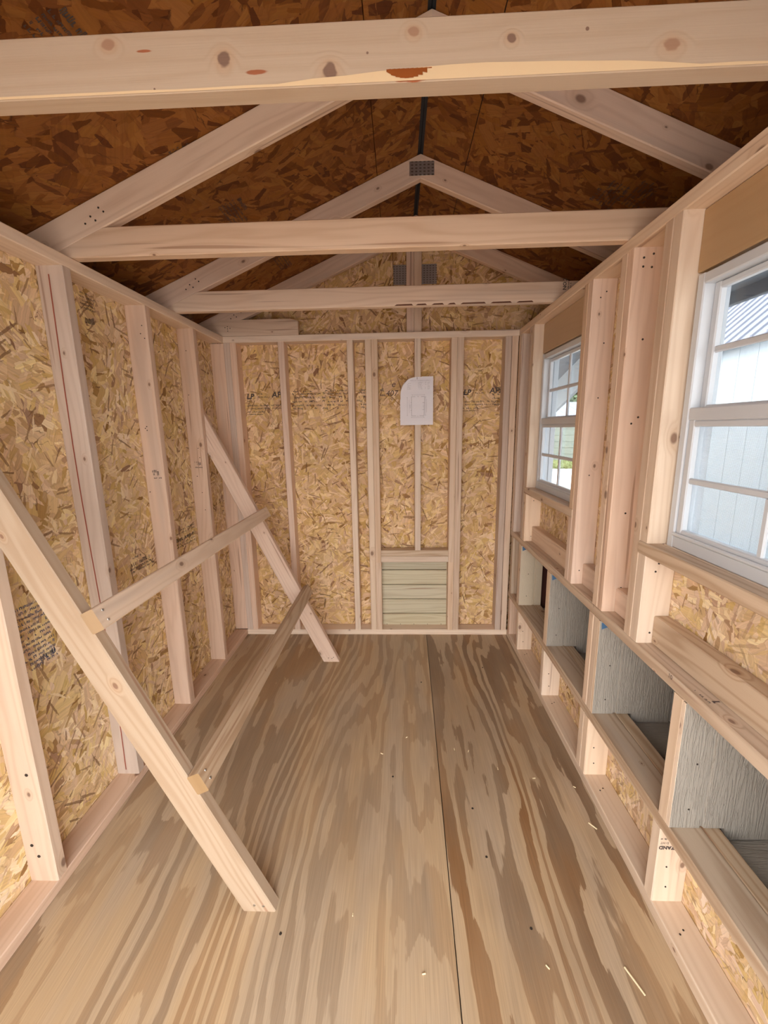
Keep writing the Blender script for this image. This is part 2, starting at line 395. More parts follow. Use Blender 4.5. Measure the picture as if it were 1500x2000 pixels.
def slab(name, poly, ax, thick, mat, parent=None, uvdir=None):
    """flat polygon (3-D points) extruded by vector ax*thick; uv in metres in its plane"""
    poly = [Vector(p) for p in poly]; e = Vector(ax) * thick; n = len(poly)
    vs = poly + [p + e for p in poly]
    fs = [tuple(range(n)), tuple(reversed(range(n, 2 * n)))] + [(i, n + i, n + (i + 1) % n, (i + 1) % n) for i in range(n)]
    nn = Vector(ax).normalized(); a = Vector(uvdir) if uvdir else (Vector((0, 1, 0)) if abs(nn.y) < .9 else Vector((1, 0, 0)))
    a = (a - nn * a.dot(nn)).normalized(); b = nn.cross(a)
    uvs = [[(vs[i].dot(a), vs[i].dot(b)) for i in f] for f in fs]
    for k, f in enumerate(fs[2:], 2): uvs[k] = [(vs[i].dot(a) + vs[i].dot(nn), vs[i].dot(b) + vs[i].dot(nn)) for i in f]
    return mesh(name, vs, fs, mat, parent, uvs)

def quads(name, qs, mat, parent, off=None):
    vs, fs = [], []
    for q in qs: i = len(vs); vs += list(q); fs.append(tuple(range(i, i + len(q))))
    return mesh(name, vs, fs, mat, parent)

def disc(name, c, n, r, mat, parent, seg=8, asp=1.0, h=.0012):
    c, n = Vector(c), Vector(n).normalized(); a = n.orthogonal().normalized(); b = n.cross(a)
    top = [c + n * h + (a * math.cos(6.2832 * i / seg) * r * asp + b * math.sin(6.2832 * i / seg) * r) * .8 for i in range(seg)]
    bot = [c - n * .0005 + a * math.cos(6.2832 * i / seg) * r * asp + b * math.sin(6.2832 * i / seg) * r for i in range(seg)]
    fs = [tuple(range(seg))] + [(i, seg + i, seg + (i + 1) % seg, (i + 1) % seg) for i in range(seg)]
    return mesh(name, top + bot, fs, mat, parent)

def ink(parent, org, ud, vd, lines, name='printed_stamp', mat=None, seed=1, fill=.8, lift=.0012):
    """illegible print: rows of short dashes. lines: (v, height, u0, u1, dash)"""
    rr = random.Random(seed); org, ud, vd = Vector(org), Vector(ud).normalized(), Vector(vd).normalized(); n = ud.cross(vd); org = org + n * lift
    qs = []
    for (v, h, u0, u1, dash) in lines:
        u = u0
        while u < u1:
            w = dash * rr.uniform(.5, 1.5)
            if rr.random() < fill:
                hh = h * rr.uniform(.55, 1); s = h * .18 * rr.uniform(-1, 1)
                # every dash is an upright, a bar or a hook: reads as worn type
                k = rr.random(); st = min(w * .35, h * .28)
                def r4(a, b, c, d): qs.append([org + ud * p + vd * q for p, q in ((a, b), (c, b), (c, d), (a, d))])
                r4(u, v, u + st, v + hh)
                if k > .3: r4(u + w - st, v + s, u + w, v + hh + s * .3)
                if k > .55: r4(u + st, v + hh - st, u + w - st, v + hh)
                if k < .45: r4(u + st, v, u + w - st, v + st)
            u += w * 1.25
    return quads(name, qs, mat or M_INK, parent)

def lettering(txt, parent, org, ud, vd, size, mat=None, name='printed_lettering', lift=.0014, bold=0.0, shear=0):
    cu = bpy.data.curves.new('type', 'FONT'); cu.body = txt; cu.size = size; cu.offset = bold; cu.shear = shear; cu.resolution_u = 2
    tmp = bpy.data.objects.new('type', cu); COL.objects.link(tmp)
    dg = bpy.context.evaluated_depsgraph_get(); dg.update()
    me = bpy.data.meshes.new_from_object(tmp.evaluated_get(dg)); bpy.data.objects.remove(tmp)
    ud, vd = Vector(ud).normalized(), Vector(vd).normalized(); n = ud.cross(vd); org = Vector(org) + n * lift
    vs = [org + ud * v.co.x + vd * v.co.y for v in me.vertices]; fs = [tuple(p.vertices) for p in me.polygons]
    bpy.data.meshes.remove(me)
    return mesh(name, vs, fs, mat or M_INK, parent)

X, Y, Z = Vector((1, 0, 0)), Vector((0, 1, 0)), Vector((0, 0, 1))

# ================================================================== FLOOR
floor = empty('floor', (.9, -1.2, 0), kind='structure')
slab('subfloor', [(-.2, YB, -.02), (-.2, .1, -.02), (1.9, .1, -.02), (1.9, YB, -.02)], (0, 0, -1), .12, M_DIRT, floor)
sxl = lambda y: 1.2440 + .0198 * (y + .01)
def ply(name, pts, mat):
    poly = [Vector(p) for p in pts]
    return slab(name, poly, (0, 0, -1), .019, mat, floor, uvdir=(1, 0, 0))
pl = ply('plywood_sheet', [(-.09, YB, 0), (sxl(YB) - .0015, YB, 0), (sxl(.09) - .0015, .09, 0), (-.09, .09, 0)], M_PLYL)
pr = ply('plywood_sheet', [(sxl(YB) + .0015, YB, 0), (1.88, YB, 0), (1.88, .09, 0), (sxl(.09) + .0015, .09, 0)], M_PLYR)
pl['label'] = 'weathered plywood sheet with faint grain'; pr['label'] = 'plywood sheet with bold wild grain'
for (x, y) in ((1.03, -1.2), (1.33, -1.34), (1.345, -1.52), (.72, -1.75), (1.18, -.55), (1.43, -1.72), (1.55, -.4)):
    disc('nail_head', (x, y, 0), Z, .0045, M_HOLE, pl if x < sxl(y) else pr)

# ================================================================== LEFT WALL
wl = empty('wall_left', (-.045, -1.2, 0), kind='structure')
shl = slab('sheathing_panel', [(-D, YB, 0), (-D, .1, 0), (-D, .1, H - .03), (-D, YB, H - .03)], (-1, 0, 0), .011, M_OSB, wl)
slab('outer_siding', [(-D - .011, YB, -.1), (-D - .011, .1, -.1), (-D - .011, .1, H - .035), (-D - .011, YB, H - .035)], (-1, 0, 0), .01, M_SIDE, wl)
bpL = boxb('bottom_plate', -D, 0, YB, .0, 0, T, M_PINK, wl)
tpL = boxb('top_plate', -D, 0, YB, .0, H - T, H, M_PALE, wl)
studs_l = {}
for y, m in ((-2.06, M_STUD), (-1.655, M_STUD), (-1.245, M_GREY), (-.8053, M_PINK), (-.3845, M_PINK), (.012, M_PINK)):
    studs_l[y] = boxb('stud', -D, 0, y, y + T, T, H - T, m, wl)
def holes(parent, pts, n, r=.003, mat=None):
    for q in pts: disc('nail_hole', q, n, r, mat or M_HOLE, parent, 6)
for y in (-.8053, -.3845):
    rr = random.Random(int(-y * 100)); s = studs_l[y]
    holes(s, [(rr.uniform(-.08, -.01), y, rr.uniform(.9, 1.85)) for _ in range(7)], -Y, .0028)
holes(studs_l[-1.655], [(-.06, -1.655, .17), (-.045, -1.655, .13), (-.07, -1.655, .72), (-.03, -1.655, .42)], -Y, .006)
# red pith line on the second stud
quads('red_pith_line', [[(-.0520 + .006 * math.sin(i * .7), -1.2462, T + .02 + i * .184), (-.0480 + .006 * math.sin(i * .7), -1.2462, T + .02 + i * .184), (-.0480 + .006 * math.sin((i + 1) * .7), -1.2462, T + .02 + (i + 1) * .184), (-.0520 + .006 * math.sin((i + 1) * .7), -1.2462, T + .02 + (i + 1) * .184)] for i in range(10)], plain('red_pith', (.30, .075, .045), .7), studs_l[-1.245])
ink(studs_l[-.8053], (-.054, -.8053, 1.19), X, Z, [(.028, .012, 0, .02, .005), (.016, .01, .004, .014, .005), (.014, .02, .022, .034, .008), (0, .007, 0, .04, .004)], seed=3)
ink(studs_l[-.3845], (-.062, -.3845, 1.20), X, Z, [(.028, .012, 0, .02, .005), (.016, .01, .004, .014, .005), (.014, .02, .022, .034, .008), (0, .007, 0, .04, .004)], seed=4)
NL = (-Y, Z)   # reading direction on the left wall as seen from inside: u to +y
ink(shl, (-D, -1.075, 1.80), Y, Z, [(.10 - .013 * i, .007, .01, .085, .006) for i in range(5)] + [(.0, .026, .025, .085, .008)], seed=8, fill=.92)
ink(shl, (-D, -1.62, .66), Y, Vector((0, -.05, 1)), [(.01 + .017 * i, .010, .0, .20, .007) for i in range(13)] + [(.02, .022, .12, .20, .012)], seed=5, mat=plain('blue_grey_ink', (.13, .13, .19), .8), fill=.85)
ink(shl, (-D, -1.0, .80), Y, Z, [(.0, .009, 0, .17, .006), (.014, .009, .0, .17, .006), (.030, .018, .0, .15, .009), (.06, .009, .02, .1, .006)], seed=6)
ink(shl, (-D, -.62, .80), Y, Z, [(.0, .009, 0, .2, .006), (.016, .009, 0, .2, .006), (.033, .02, .0, .2, .010), (.07, .009, .0, .2, .006), (.086, .009, .05, .2, .006)], seed=7)

# ================================================================== BACK WALL
wb_ = empty('wall_back', (.9, .045, 0), kind='structure')
def gable_top(x0, x1, z0):
    pts = [(x0, D, z0)]
    pts += [(x1, D, z0), (x1, D, roofz(x1))]
    if x0 < RX < x1: pts.append((RX, D, PK))
    pts.append((x0, D, roofz(x0))); return pts
DX0, DX1 = .941, 1.3885        # small door opening
def panel(x0, x1, z0, z1):
    return slab('sheathing_panel', [(x0, D, z0), (x1, D, z0), (x1, D, z1), (x0, D, z1)], (0, 1, 0), .011, M_OSBB, wb_)
s1_ = panel(-D, .5, 0, H); s2_ = panel(.5, DX0, 0, H); s3_ = panel(DX0, DX1, .52, H); s4_ = panel(DX1, W + D, 0, H)
slab('gable_panel', gable_top(-.2, RX, H), (0, 1, 0), .011, M_OSBB, wb_)
slab('gable_panel', gable_top(RX, 2.5, H), (0, 1, 0), .011, M_OSBB, wb_)
slab('outer_siding', [(-.2, .101, -.1), (DX0, .101, -.1), (DX0, .101, H), (-.2, .101, H)], (0, 1, 0), .012, M_SIDE, wb_)
slab('outer_siding', [(DX1, .101, -.1), (1.9, .101, -.1), (1.9, .101, H), (DX1, .101, H)], (0, 1, 0), .012, M_SIDE, wb_)
slab('outer_siding', [(DX0, .101, .5), (DX1, .101, .5), (DX1, .101, H), (DX0, .101, H)], (0, 1, 0), .012, M_SIDE, wb_)
slab('outer_siding', [(-.2, .101, H), (2.5, .101, H), (2.5, .101, roofz(2.5)), (RX, .101, PK), (-.2, .101, roofz(-.2))], (0, 1, 0), .012, M_SIDE, wb_)
bpB = boxb('bottom_plate', 0, W, 0, D, 0, T, M_PALE, wb_, 0)
tpB = boxb('top_plate', 0, W, 0, D, H - T, H, M_PALE, wb_, 0)
bs = []
for x, m in ((.0, M_GREY), (.038, M_PINK), (.334, M_PINK), (.755, M_PALE), (.865, M_PALE), (.9035, M_STUD), (1.386, M_STUD), (1.4245, M_STUD), (1.708, M_GREY), (1.748, M_STUD)):
    z0 = T
    bs.append(boxb('stud', x, x + T, 0, D, z0, H - T, m, wb_))
ctr = boxb('cripple_stud', 1.166, 1.204, 0, D, .604, H - T, M_PALE, wb_)
hd1 = boxb('door_header', DX0, 1.386, 0, .066, .562, .604, M_RAIL, wb_, 0)
hd2 = boxb('door_header', DX0, 1.386, 0, .066, .5215, .5615, M_PALE, wb_, 0)
boxb('trimmer_stud', .9045, .942, -.0005, .06, T, .5205, M_STUD, wb_)
bs[5].location.z += 0  # full-height partner behind the trimmer
boxb('trimmer_stud', 1.386, 1.4225, -.0005, .06, T, .5205, M_STUD, wb_)
# gable strut and plates
for x, m in ((1.119, M_PINK), (1.1652, M_STUD)):
    boxb('gable_strut', x, x + .0455, .045, .083, H, 2.49, m, wb_)
def plate(parent, x0, x1, y, z0, z1):
    vs = [(x0, y, z0), (x1, y, z0), (x1, y, z1), (x0, y, z1), (x0, y + .0015, z0), (x1, y + .0015, z0), (x1, y + .0015, z1), (x0, y + .0015, z1)]
    fs = [(0, 1, 2, 3), (7, 6, 5, 4), (0, 4, 5, 1), (1, 5, 6, 2), (2, 6, 7, 3), (3, 7, 4, 0)]
    return mesh('connector_plate', vs, fs, M_GALV, parent, [[(vs[i][0], vs[i][2]) for i in f] for f in fs])
plate(wb_, 1.042, 1.119, .0845, 2.248, 2.358); plate(wb_, 1.2108, 1.302, .0845, 2.248, 2.358)
# printing on the back sheathing
def band(parent, x0, x1, seed):
    return ink(parent, (x0, D, 1.51), X, Z, [(.125, .011, 0, x1 - x0, .01), (.108, .011, 0, x1 - x0, .012), (.085, .014, 0, x1 - x0, .013), (.06, .012, 0, x1 - x0, .011), (.037, .011, 0, x1 - x0, .009), (.018, .011, 0, (x1 - x0) * .75, .01)], seed=seed, fill=.6)
band(s1_, .385, .50, 21); band(s2_, .502, .745, 22); band(s2_, .80, .86, 23)
for x0, par, sd in ((.088, s1_, 31), (1.475, s4_, 32)):
    lettering('LP', par, (x0, D, 1.598), X, Z, .046, bold=.0015, shear=.2)
    ink(par, (x0, D, 1.50), X, Z, [(.082, .007, 0, .05, .005), (.052, .01, .0, .23, .01), (.034, .009, .0, .23, .009), (.012, .010, 0, .11, .008), (-.003, .009, 0, .09, .007), (.125, .01, .075, .13, .009), (.105, .008, .075, .13, .008)], seed=sd, fill=.85)
    lettering('APA', par, (x0 + .165, D, 1.605), X, Z, .05, bold=.001, shear=.15)
band(s4_, 1.66, 1.70, 33)
lettering('407', s3_, (.985, D, 1.60), X, Z, .05, shear=.2); lettering('e', s3_, (1.02, D, 1.655), X, Z, .055, shear=.3)
ink(s3_, (.95, D, 1.60), X, Z, [(.0, .012, 0, .03, .01), (.03, .02, 0, .03, .01)], seed=41)

# ================================================================== LITTLE HATCH DOOR
dr = empty('door_1', (1.165, D, .02), kind='structure')
zs = [.0185, .121, .228, .334, .442, .497]
for i in range(5):
    boxb('plank', DX0 + .001, DX1 - .001, D - .012, D + .012, zs[i] + .0022, zs[i + 1] - .0022 if i < 4 else .52, M_GRN, dr, 0, bev=.004)
boxb('backing_board', DX0 + .001, DX1 - .001, D + .0125, D + .022, .0185, .52, M_DIRT, dr, 0)
for i in range(5): holes(dr.children[0], [(DX0 + .03 + i * .095, D - .012, .042)], -Y, .003)

# ================================================================== RIGHT WALL
wr = empty('wall_right', (W + .045, -1.2, 0), kind='structure')
XO = W + D
def rpanel(y0, y1, z0, z1):
    return slab('sheathing_panel', [(XO, y0, z0), (XO, y1, z0), (XO, y1, z1), (XO, y0, z1)], (1, 0, 0), .011, M_OSBR, wr)
def opanel(y0, y1, z0, z1):
    return slab('outer_siding', [(XO + .011, y0, z0), (XO + .011, y1, z0), (XO + .011, y1, z1), (XO + .011, y0, z1)], (1, 0, 0), .011, M_SIDE, wr)
WIN = ((-2.070, -1.463), (-.889, -.285))
WZ0, WZ1 = 1.056, 1.775
spans = [(YB, -2.070), (-1.463, -.889), (-.285, .1)]
for f in (rpanel, opanel):
    f(YB, .1, 0 if f is rpanel else -.1, ZL - T); f(YB, .1, ZR - .02, WZ0 - .01)
    for a, b in spans: f(a, b, WZ0 - .01, H)
    for a, b in WIN: f(a, b, WZ1 + .01, H)
NESTY = (-2.17, -1.697, -1.235, -.735, -.245)
rpanel(-.20, .1, ZL - T, ZR - .02); rpanel(YB, -2.2, ZL - T, ZR - .02); opanel(-.20, .1, ZL - T, ZR - .02); opanel(YB, -2.2, ZL - T, ZR - .02)
bpR = boxb('bottom_plate', W, XO, YB, 0, 0, T, M_PALE, wr)
tpR = boxb('top_plate', W, XO, YB, 0, H - T, H, M_PALE, wr)
railU = boxb('nest_rail', W, XO, YB, 0, ZR - T, ZR, M_RAIL, wr)
railL = boxb('nest_rail', W, XO, YB, 0, ZL - T, ZL, M_RAIL, wr)
# corner studs
boxb('stud', W, XO, -.060, -.022, ZR, H - T, M_GREY, wr)
boxb('cripple_stud', W, XO, -.060, -.022, ZL, ZR - T, M_RAIL, wr); boxb('cripple_stud', W, XO, -.060, -.022, T, ZL - T, M_PINK, wr)
boxb('stud', W, XO, -.021, .0, ZR, H - T, M_STUD, wr)
def jamb(y, jack_m, king_m, sill0):
    """window side: jack over the sill, cripple under it, king stud beyond"""
    j = boxb('jack_stud', W, XO, y, y + T, WZ0, H - T, jack_m, wr)
    c = boxb('cripple_stud', W, XO, y, y + T, ZR, sill0, M_PALE, wr)
    k = boxb('stud', W, XO, y + T + .0005, y + 2 * T, ZR, H - T, king_m, wr)
    return j, c, k
j1, c1, k1 = jamb(-1.462, M_PALE, M_STUD, WZ0 - T); j4, c4, k4 = jamb(-.284, M_PALE, M_GREY, WZ0 - T)
R2 = boxb('stud', W, XO, -1.238, -1.200, ZR, H - T, M_PINK, wr); boxb('stud', W, XO, -1.1995, -1.1615, ZR, H - T, M_STUD, wr)
R3 = boxb('stud', W, XO, -.9655, -.9275, ZR, H - T, M_PINK, wr); boxb('jack_stud', W, XO, -.927, -.889, WZ0, H - T, M_STUD, wr); boxb('cripple_stud', W, XO, -.927, -.889, ZR, WZ0 - T, M_PINK, wr)
boxb('jack_stud', W, XO, -2.110, -2.072, WZ0, H - T, M_PALE, wr); boxb('cripple_stud', W, XO, -2.110, -2.072, ZR, WZ0 - T, M_PALE, wr); boxb('stud', W, XO, -2.149, -2.1105, ZR, H - T, M_STUD, wr)
# sills, headers
boxb('window_sill', W - .002, XO - .045, -.927, -.246, WZ0 - T, WZ0 - .0005, M_PALE, wr); boxb('window_sill', W - .004, XO - .045, -2.11, -1.424, WZ0 - T, WZ0 - .0005, M_RAIL, wr)
for a, b in WIN:
    boxb('window_sill', XO - .0445, XO, a, b, WZ0 - T, WZ0 - .0005, M_PALE, wr)
    boxb('header_board', W + .050, XO, a + .001, b - .001, WZ1, H - T - .001, M_HEAD, wr, 1)
# blocking on the upper rail, set back against the sheathing
blocks = []
for a, b, m in ((YB, -1.4635, M_RAIL), (-1.385, -1.239, M_PINK), (-1.161, -.966, M_PINK), (-.888, -.285, M_STUD), (-.207, -.0605, M_STUD)):
    blocks.append(boxb('blocking', W + .044, XO - .001, a, b, ZR, ZR + D, m, wr, 1))
# cripples between and below the rails
for i, (y, dbl) in enumerate(((-1.685, 0), (-1.223, 1), (-.723, 0), (-.233, 0))):
    for q in range(2 if dbl else 1):
        y0 = y + q * .0385
        boxb('cripple_stud', W, XO, y0, y0 + T, ZL, ZR - T, M_PALE if q == 0 else M_STUD, wr)
for y, dbl in ((-1.668, 0), (-1.2152, 1), (-.7128, 0), (-.2584, 0), (-2.15, 0)):
    for q in range(2 if dbl else 1):
        cs = boxb('cripple_stud', W, XO, y + q * .0385, y + q * .0385 + T, T, ZL - T, M_PALE, wr)
        if q == 0 and y == -1.668:
            lettering('TAND', cs, (1.832, y, .232), -X, -Z, .0155, bold=.0006); lettering('D HT', cs, (1.815, y, .246), -X, -Z, .010); ink(cs, (1.808, y, .258), -X, -Z, [(.0, .006, 0, .012, .003)], seed=50)
        if q == 0: holes(cs, [(W + .03, y, .16), (W + .035, y, .09)], -Y, .003)
holes(c1, [(W + .040, -1.462, .995), (W + .052, -1.462, .995), (W + .033, -1.462, .97), (W + .036, -1.462, .775), (W + .048, -1.462, .775)], -Y, .0035)
holes(R2, [(W + .03, -1.238, 1.895), (W + .058, -1.238, 1.905), (W + .03, -1.238, 1.87), (W + .056, -1.238, 1.868), (W + .05, -1.238, 1.66), (W + .04, -1.238, 1.40), (W + .06, -1.238, 1.42), (W + .05, -1.238, 1.1), (W + .06, -1.238, .83)], -Y, .0038)
holes(R3, [(W + .05, -.9655, 1.88), (W + .03, -.9655, 1.86), (W + .055, -.9655, 1.70), (W + .05, -.9655, 1.5), (W + .04, -.9655, 1.2), (W + .03, -.9655, .8)], -Y, .003)
holes(c4, [(W + .045, -.284, .98), (W + .055, -.284, 1.0), (W + .04, -.284, .77)], -Y, .003)
for y in (-1.69, -1.23, -.72, -.26): holes(bpR, [(W + .03, y - .06, T), (W + .045, y - .05, T)], Z, .003)
lettering('10', railU, (W, -1.62, .729), -Y, Z, .018)
ink(railU, (W + .012, -1.70, ZR), -Y, Vector((1, 0, 0)), [(.0, .006, .0, .05, .005), (.012, .018, 0, .045, .012)], seed=51)
lettering('1', railU, (W, -1.175, .73), -Y, Z, .02)
ink(k4, (W, -.235, .775), X, Z, [(0, .01, .01, .05, .012), (.016, .002, .005, .055, .02)], seed=52)

# ================================================================== WINDOWS
def window(nm, y0, y1, screen):
    w = empty(nm, (W + .07, (y0 + y1) / 2, WZ0), kind='structure')
    xi, xo = W + .048, W + .100
    fw = .026
    # outer frame
    boxb('window_frame', xi, xo, y0 + .008, y0 + .008 + fw, WZ0, WZ1 - .008, M_VINYL, w); boxb('window_frame', xi, xo, y1 - .008 - fw, y1 - .008, WZ0, WZ1 - .008, M_VINYL, w)
    boxb('window_frame', xi, xo, y0 + .0345, y1 - .0345, WZ1 - .008 - fw, WZ1 - .008, M_VINYL, w, 1); boxb('window_frame', xi, xo, y0 + .0345, y1 - .0345, WZ0, WZ0 + .034, M_VINYL, w, 1)
    boxb('window_frame', xi - .006, xi + .004, y0 + .0345, y1 - .0345, WZ0 + .034, WZ0 + .044, M_VINYL, w, 1)
    a, b = y0 + .035, y1 - .035
    zm0, zm1 = 1.405, 1.438
    boxb('meeting_rail', xi + .002, xi + .028, a, b, zm0, zm1, M_VINYL, w, 1)
    ym = (a + b) / 2
    for nm2, x0, x1, z0, z1 in (('upper_sash', xi + .026, xi + .044, zm1 - .012, WZ1 - .035), ('lower_sash', xi + .004, xi + .022, WZ0 + .036, zm0)):
        st = .022
        fr = empty(nm2, (x0, ym, z0)); fr.parent = w; fr.location = Vector((x0, ym, z0)) - w.location
        boxb('sash_stile', x0, x1, a, a + st, z0, z1, M_VINYL, fr); boxb('sash_stile', x0, x1, b - st, b, z0, z1, M_VINYL, fr)
        boxb('sash_rail', x0, x1, a + st, b - st, z1 - .016, z1, M_VINYL, fr, 1); boxb('sash_rail', x0, x1, a + st, b - st, z0, z0 + .018, M_VINYL, fr, 1)
        zc = (z0 + z1) / 2 - .003
        xm = (x0 + x1) / 2
        boxb('muntin', xm - .005, xm + .005, a + st, b - st, zc - .008, zc + .008, M_VINYL, fr, 1)
        boxb('muntin', xm - .005, xm + .005, ym - .008, ym + .008, z0 + .018, zc - .0085, M_VINYL, fr, 2); boxb('muntin', xm - .005, xm + .005, ym - .008, ym + .008, zc + .0085, z1 - .016, M_VINYL, fr, 2)
        boxb('pane', xm + .0055, xm + .0085, a + st - .004, b - st + .004, z0 + .014, z1 - .012, M_GLASS, fr, 1, bev=.0005)
    if screen:
        slab('insect_screen', [(xi + .046, a, WZ0 + .036), (xi + .046, b, WZ0 + .036), (xi + .046, b, zm0), (xi + .046, a, zm0)], (1, 0, 0), .0006, M_SCREEN, w)
    # white casing on the outside
    for (p, q, r, s) in ((y0 - .05, y0 + .004, WZ0 - .05, WZ1 + .05), (y1 - .004, y1 + .05, WZ0 - .05, WZ1 + .05)):
        boxb('outer_casing', XO + .0225, XO + .050, p, q, r, s, M_VINYL, w)
    for z0, z1 in ((WZ0 - .05, WZ0), (WZ1, WZ1 + .05)): boxb('outer_casing', XO + .0225, XO + .050, y0 + .0045, y1 - .0045, z0, z1, M_VINYL, w, 1)
    return w
window('window_1', *WIN[0], True); window('window_2', *WIN[1], False)

# ================================================================== NEST BOXES
nb = empty('nest_box_row', (W + .3, -1.2, ZL), 'row of grey-lined nest boxes built out behind the two rails under the windows', 'nest box')
XN = 2.36
def divider(y, mat, xend=XN, zdrop=True):
    """siding panel on the near face of a cripple, with a moulded groove, running out into the box"""
    t = .011; x = W + .0015
    prof = [(x, 0)]
    for gx in (1.874, 2.08, 2.28):
        if gx < xend - .02: prof += [(gx - .006, 0), (gx - .003, .006), (gx + .003, .006), (gx + .006, 0)]
    prof += [(xend, 0)]
    zt = ZR - T - .001; vs, fs, uvs = [], [], []
    zb = lambda xx: ZL + .001 if xx < 1.935 else .291
    cols = []
    for (px, dp) in prof:
        cols.append((px, dp))
    # split the column list at the step in the lower edge
    out = []
    for i, c in enumerate(cols):
        out.append(c)
        if c[0] < 1.935 and i + 1 < len(cols) and cols[i + 1][0] > 1.935: out += [(1.9349, 0), (1.9351, 0)]
    for px, dp in out:
        z = zb(px); vs += [(px, y + dp, z), (px, y + dp, zt), (px, y + t, z), (px, y + t, zt)]
    n = len(out); rv = R_.uniform(0, 5)
    for i in range(n - 1):
        a = 4 * i; b = a + 4
        for f in ((a, b, b + 1, a + 1), (b + 2, a + 2, a + 3, b + 3), (a, a + 2, b + 2, b), (a + 1, b + 1, b + 3, a + 3)):
            fs.append(f); uvs.append([(vs[j][0] + rv, vs[j][2]) for j in f])
    for f in ((0, 1, 3, 2), (4 * n - 4, 4 * n - 2, 4 * n - 1, 4 * n - 3)): fs.append(f); uvs.append([(vs[j][0] + rv + vs[j][1], vs[j][2]) for j in f])
    return mesh('divider_panel', vs, fs, mat, nb, uvs)
dv = []
for y, m, xe in ((-2.17, M_GREYP, XN), (-1.6965, M_GREYP, XN), (-1.235, M_GREYP, XN), (-.735, M_GREYP, XN), (-.245, M_TANP, 1.92)):
    d_ = divider(y, m, xe); dv.append(d_)
    holes(d_, [(W + .045, y, ZL + .06), (W + .05, y, ZL + .20), (W + .085, y, ZR - .09)], -Y, .0028)
    # cut edge of the panel shows bare wood
    boxb('panel_edge', W - .0005, W + .001, y, y + .011, ZL + .001, ZR - T - .001, M_PALE, d_, 2, bev=.0002)
    if y != -1.6965: quads('blue_chalk_mark', [[(W + .008, y - .0008, ZR - T - .034), (W + .040, y - .0008, ZR - T - .020), (W + .043, y - .0008, ZR - T - .004), (W + .006, y - .0008, ZR - T - .008)]], M_BLUE, d_)
dv[4]['label'] = 'cream divider panel at the far end'
boxb('nest_floor_strip', XO + .0005, 1.9245, -2.17, -.20, ZL - T, ZL - .001, M_RAIL, nb)
slab('nest_floor', [(1.925, -2.18, .288), (1.925, -.20, .288), (XN, -.20, .288), (XN, -2.18, .288)], (0, 0, -1), .012, M_GREYP, nb)
slab('nest_outer_wall', [(XN, -2.18, .2), (XN, -.20, .2), (XN, -.20, .80), (XN, -2.18, .80)], (1, 0, 0), .012, M_GREYP, nb)
slab('nest_lid', [(XO + .023, -2.2, .97), (XO + .023, -.18, .97), (2.42, -.18, .79), (2.42, -2.2, .79)], (0, 0, 1), .012, M_GREYP, nb)
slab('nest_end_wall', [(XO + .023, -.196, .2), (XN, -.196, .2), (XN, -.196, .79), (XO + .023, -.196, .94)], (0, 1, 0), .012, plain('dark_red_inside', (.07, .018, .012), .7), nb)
slab('nest_end_wall', [(XO + .023, -2.195, .2), (XN, -2.195, .2), (XN, -2.195, .79), (XO + .023, -2.195, .94)], (0, 1, 0), .012, M_GREYP, nb)

# ================================================================== ROOF
ce = empty('ceiling', (RX, -1.2, PK), kind='structure')
Y0, Y1 = YB - .12, .16
LN = Vector((SL, 0, -1)).normalized()
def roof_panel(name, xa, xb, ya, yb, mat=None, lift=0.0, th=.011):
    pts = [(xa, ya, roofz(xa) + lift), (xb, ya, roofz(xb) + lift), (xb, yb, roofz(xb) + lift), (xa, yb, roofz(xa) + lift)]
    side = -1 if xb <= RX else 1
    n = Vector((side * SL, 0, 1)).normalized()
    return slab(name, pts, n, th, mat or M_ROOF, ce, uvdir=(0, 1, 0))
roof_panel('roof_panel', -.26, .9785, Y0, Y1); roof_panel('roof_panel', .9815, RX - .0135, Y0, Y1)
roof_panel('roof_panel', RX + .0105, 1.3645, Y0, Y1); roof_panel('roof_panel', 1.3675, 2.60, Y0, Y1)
boxb('ridge_felt', RX - .08, RX + .08, Y0, Y1, PK + .013, PK + .02, M_DARK, ce)
roof_panel('roof_cover', -.28, RX, Y0, Y1, M_SHING, .0135, .006); roof_panel('roof_cover', RX, 2.62, Y0, Y1, M_SHING, .0135, .006)
roofL = [c for c in ce.children][0]; roofR = [c for c in ce.children][3]
def roof_ink(panel, x, y, sd, side, rows=4, w=.16):
    up = Vector((-side, 0, SL)).normalized()       # up the slope towards the ridge
    n = Vector((-side * SL, 0, -1)).normalized()
    ud = up.cross(n)                                 # runs along the ridge
    ink(panel, Vector((x, y, roofz(x))), ud, up, [(.015 * i, .009, .0, w, .007) for i in range(rows + 1)] + [(.015 * (rows + 1) + .004, .018, .01, w * .6, .009)], seed=sd, fill=.8)
for x, y, sd in ((.36, -1.20, 61), (.37, -.86, 62), (.42, -.30, 63), (.30, -1.65, 64)): roof_ink(roofL, x, y, sd, -1)
for x, y, sd in ((1.94, -.70, 65), (2.02, -.76, 66), (1.90, -.25, 67)): roof_ink(roofR, x, y, sd, 1)
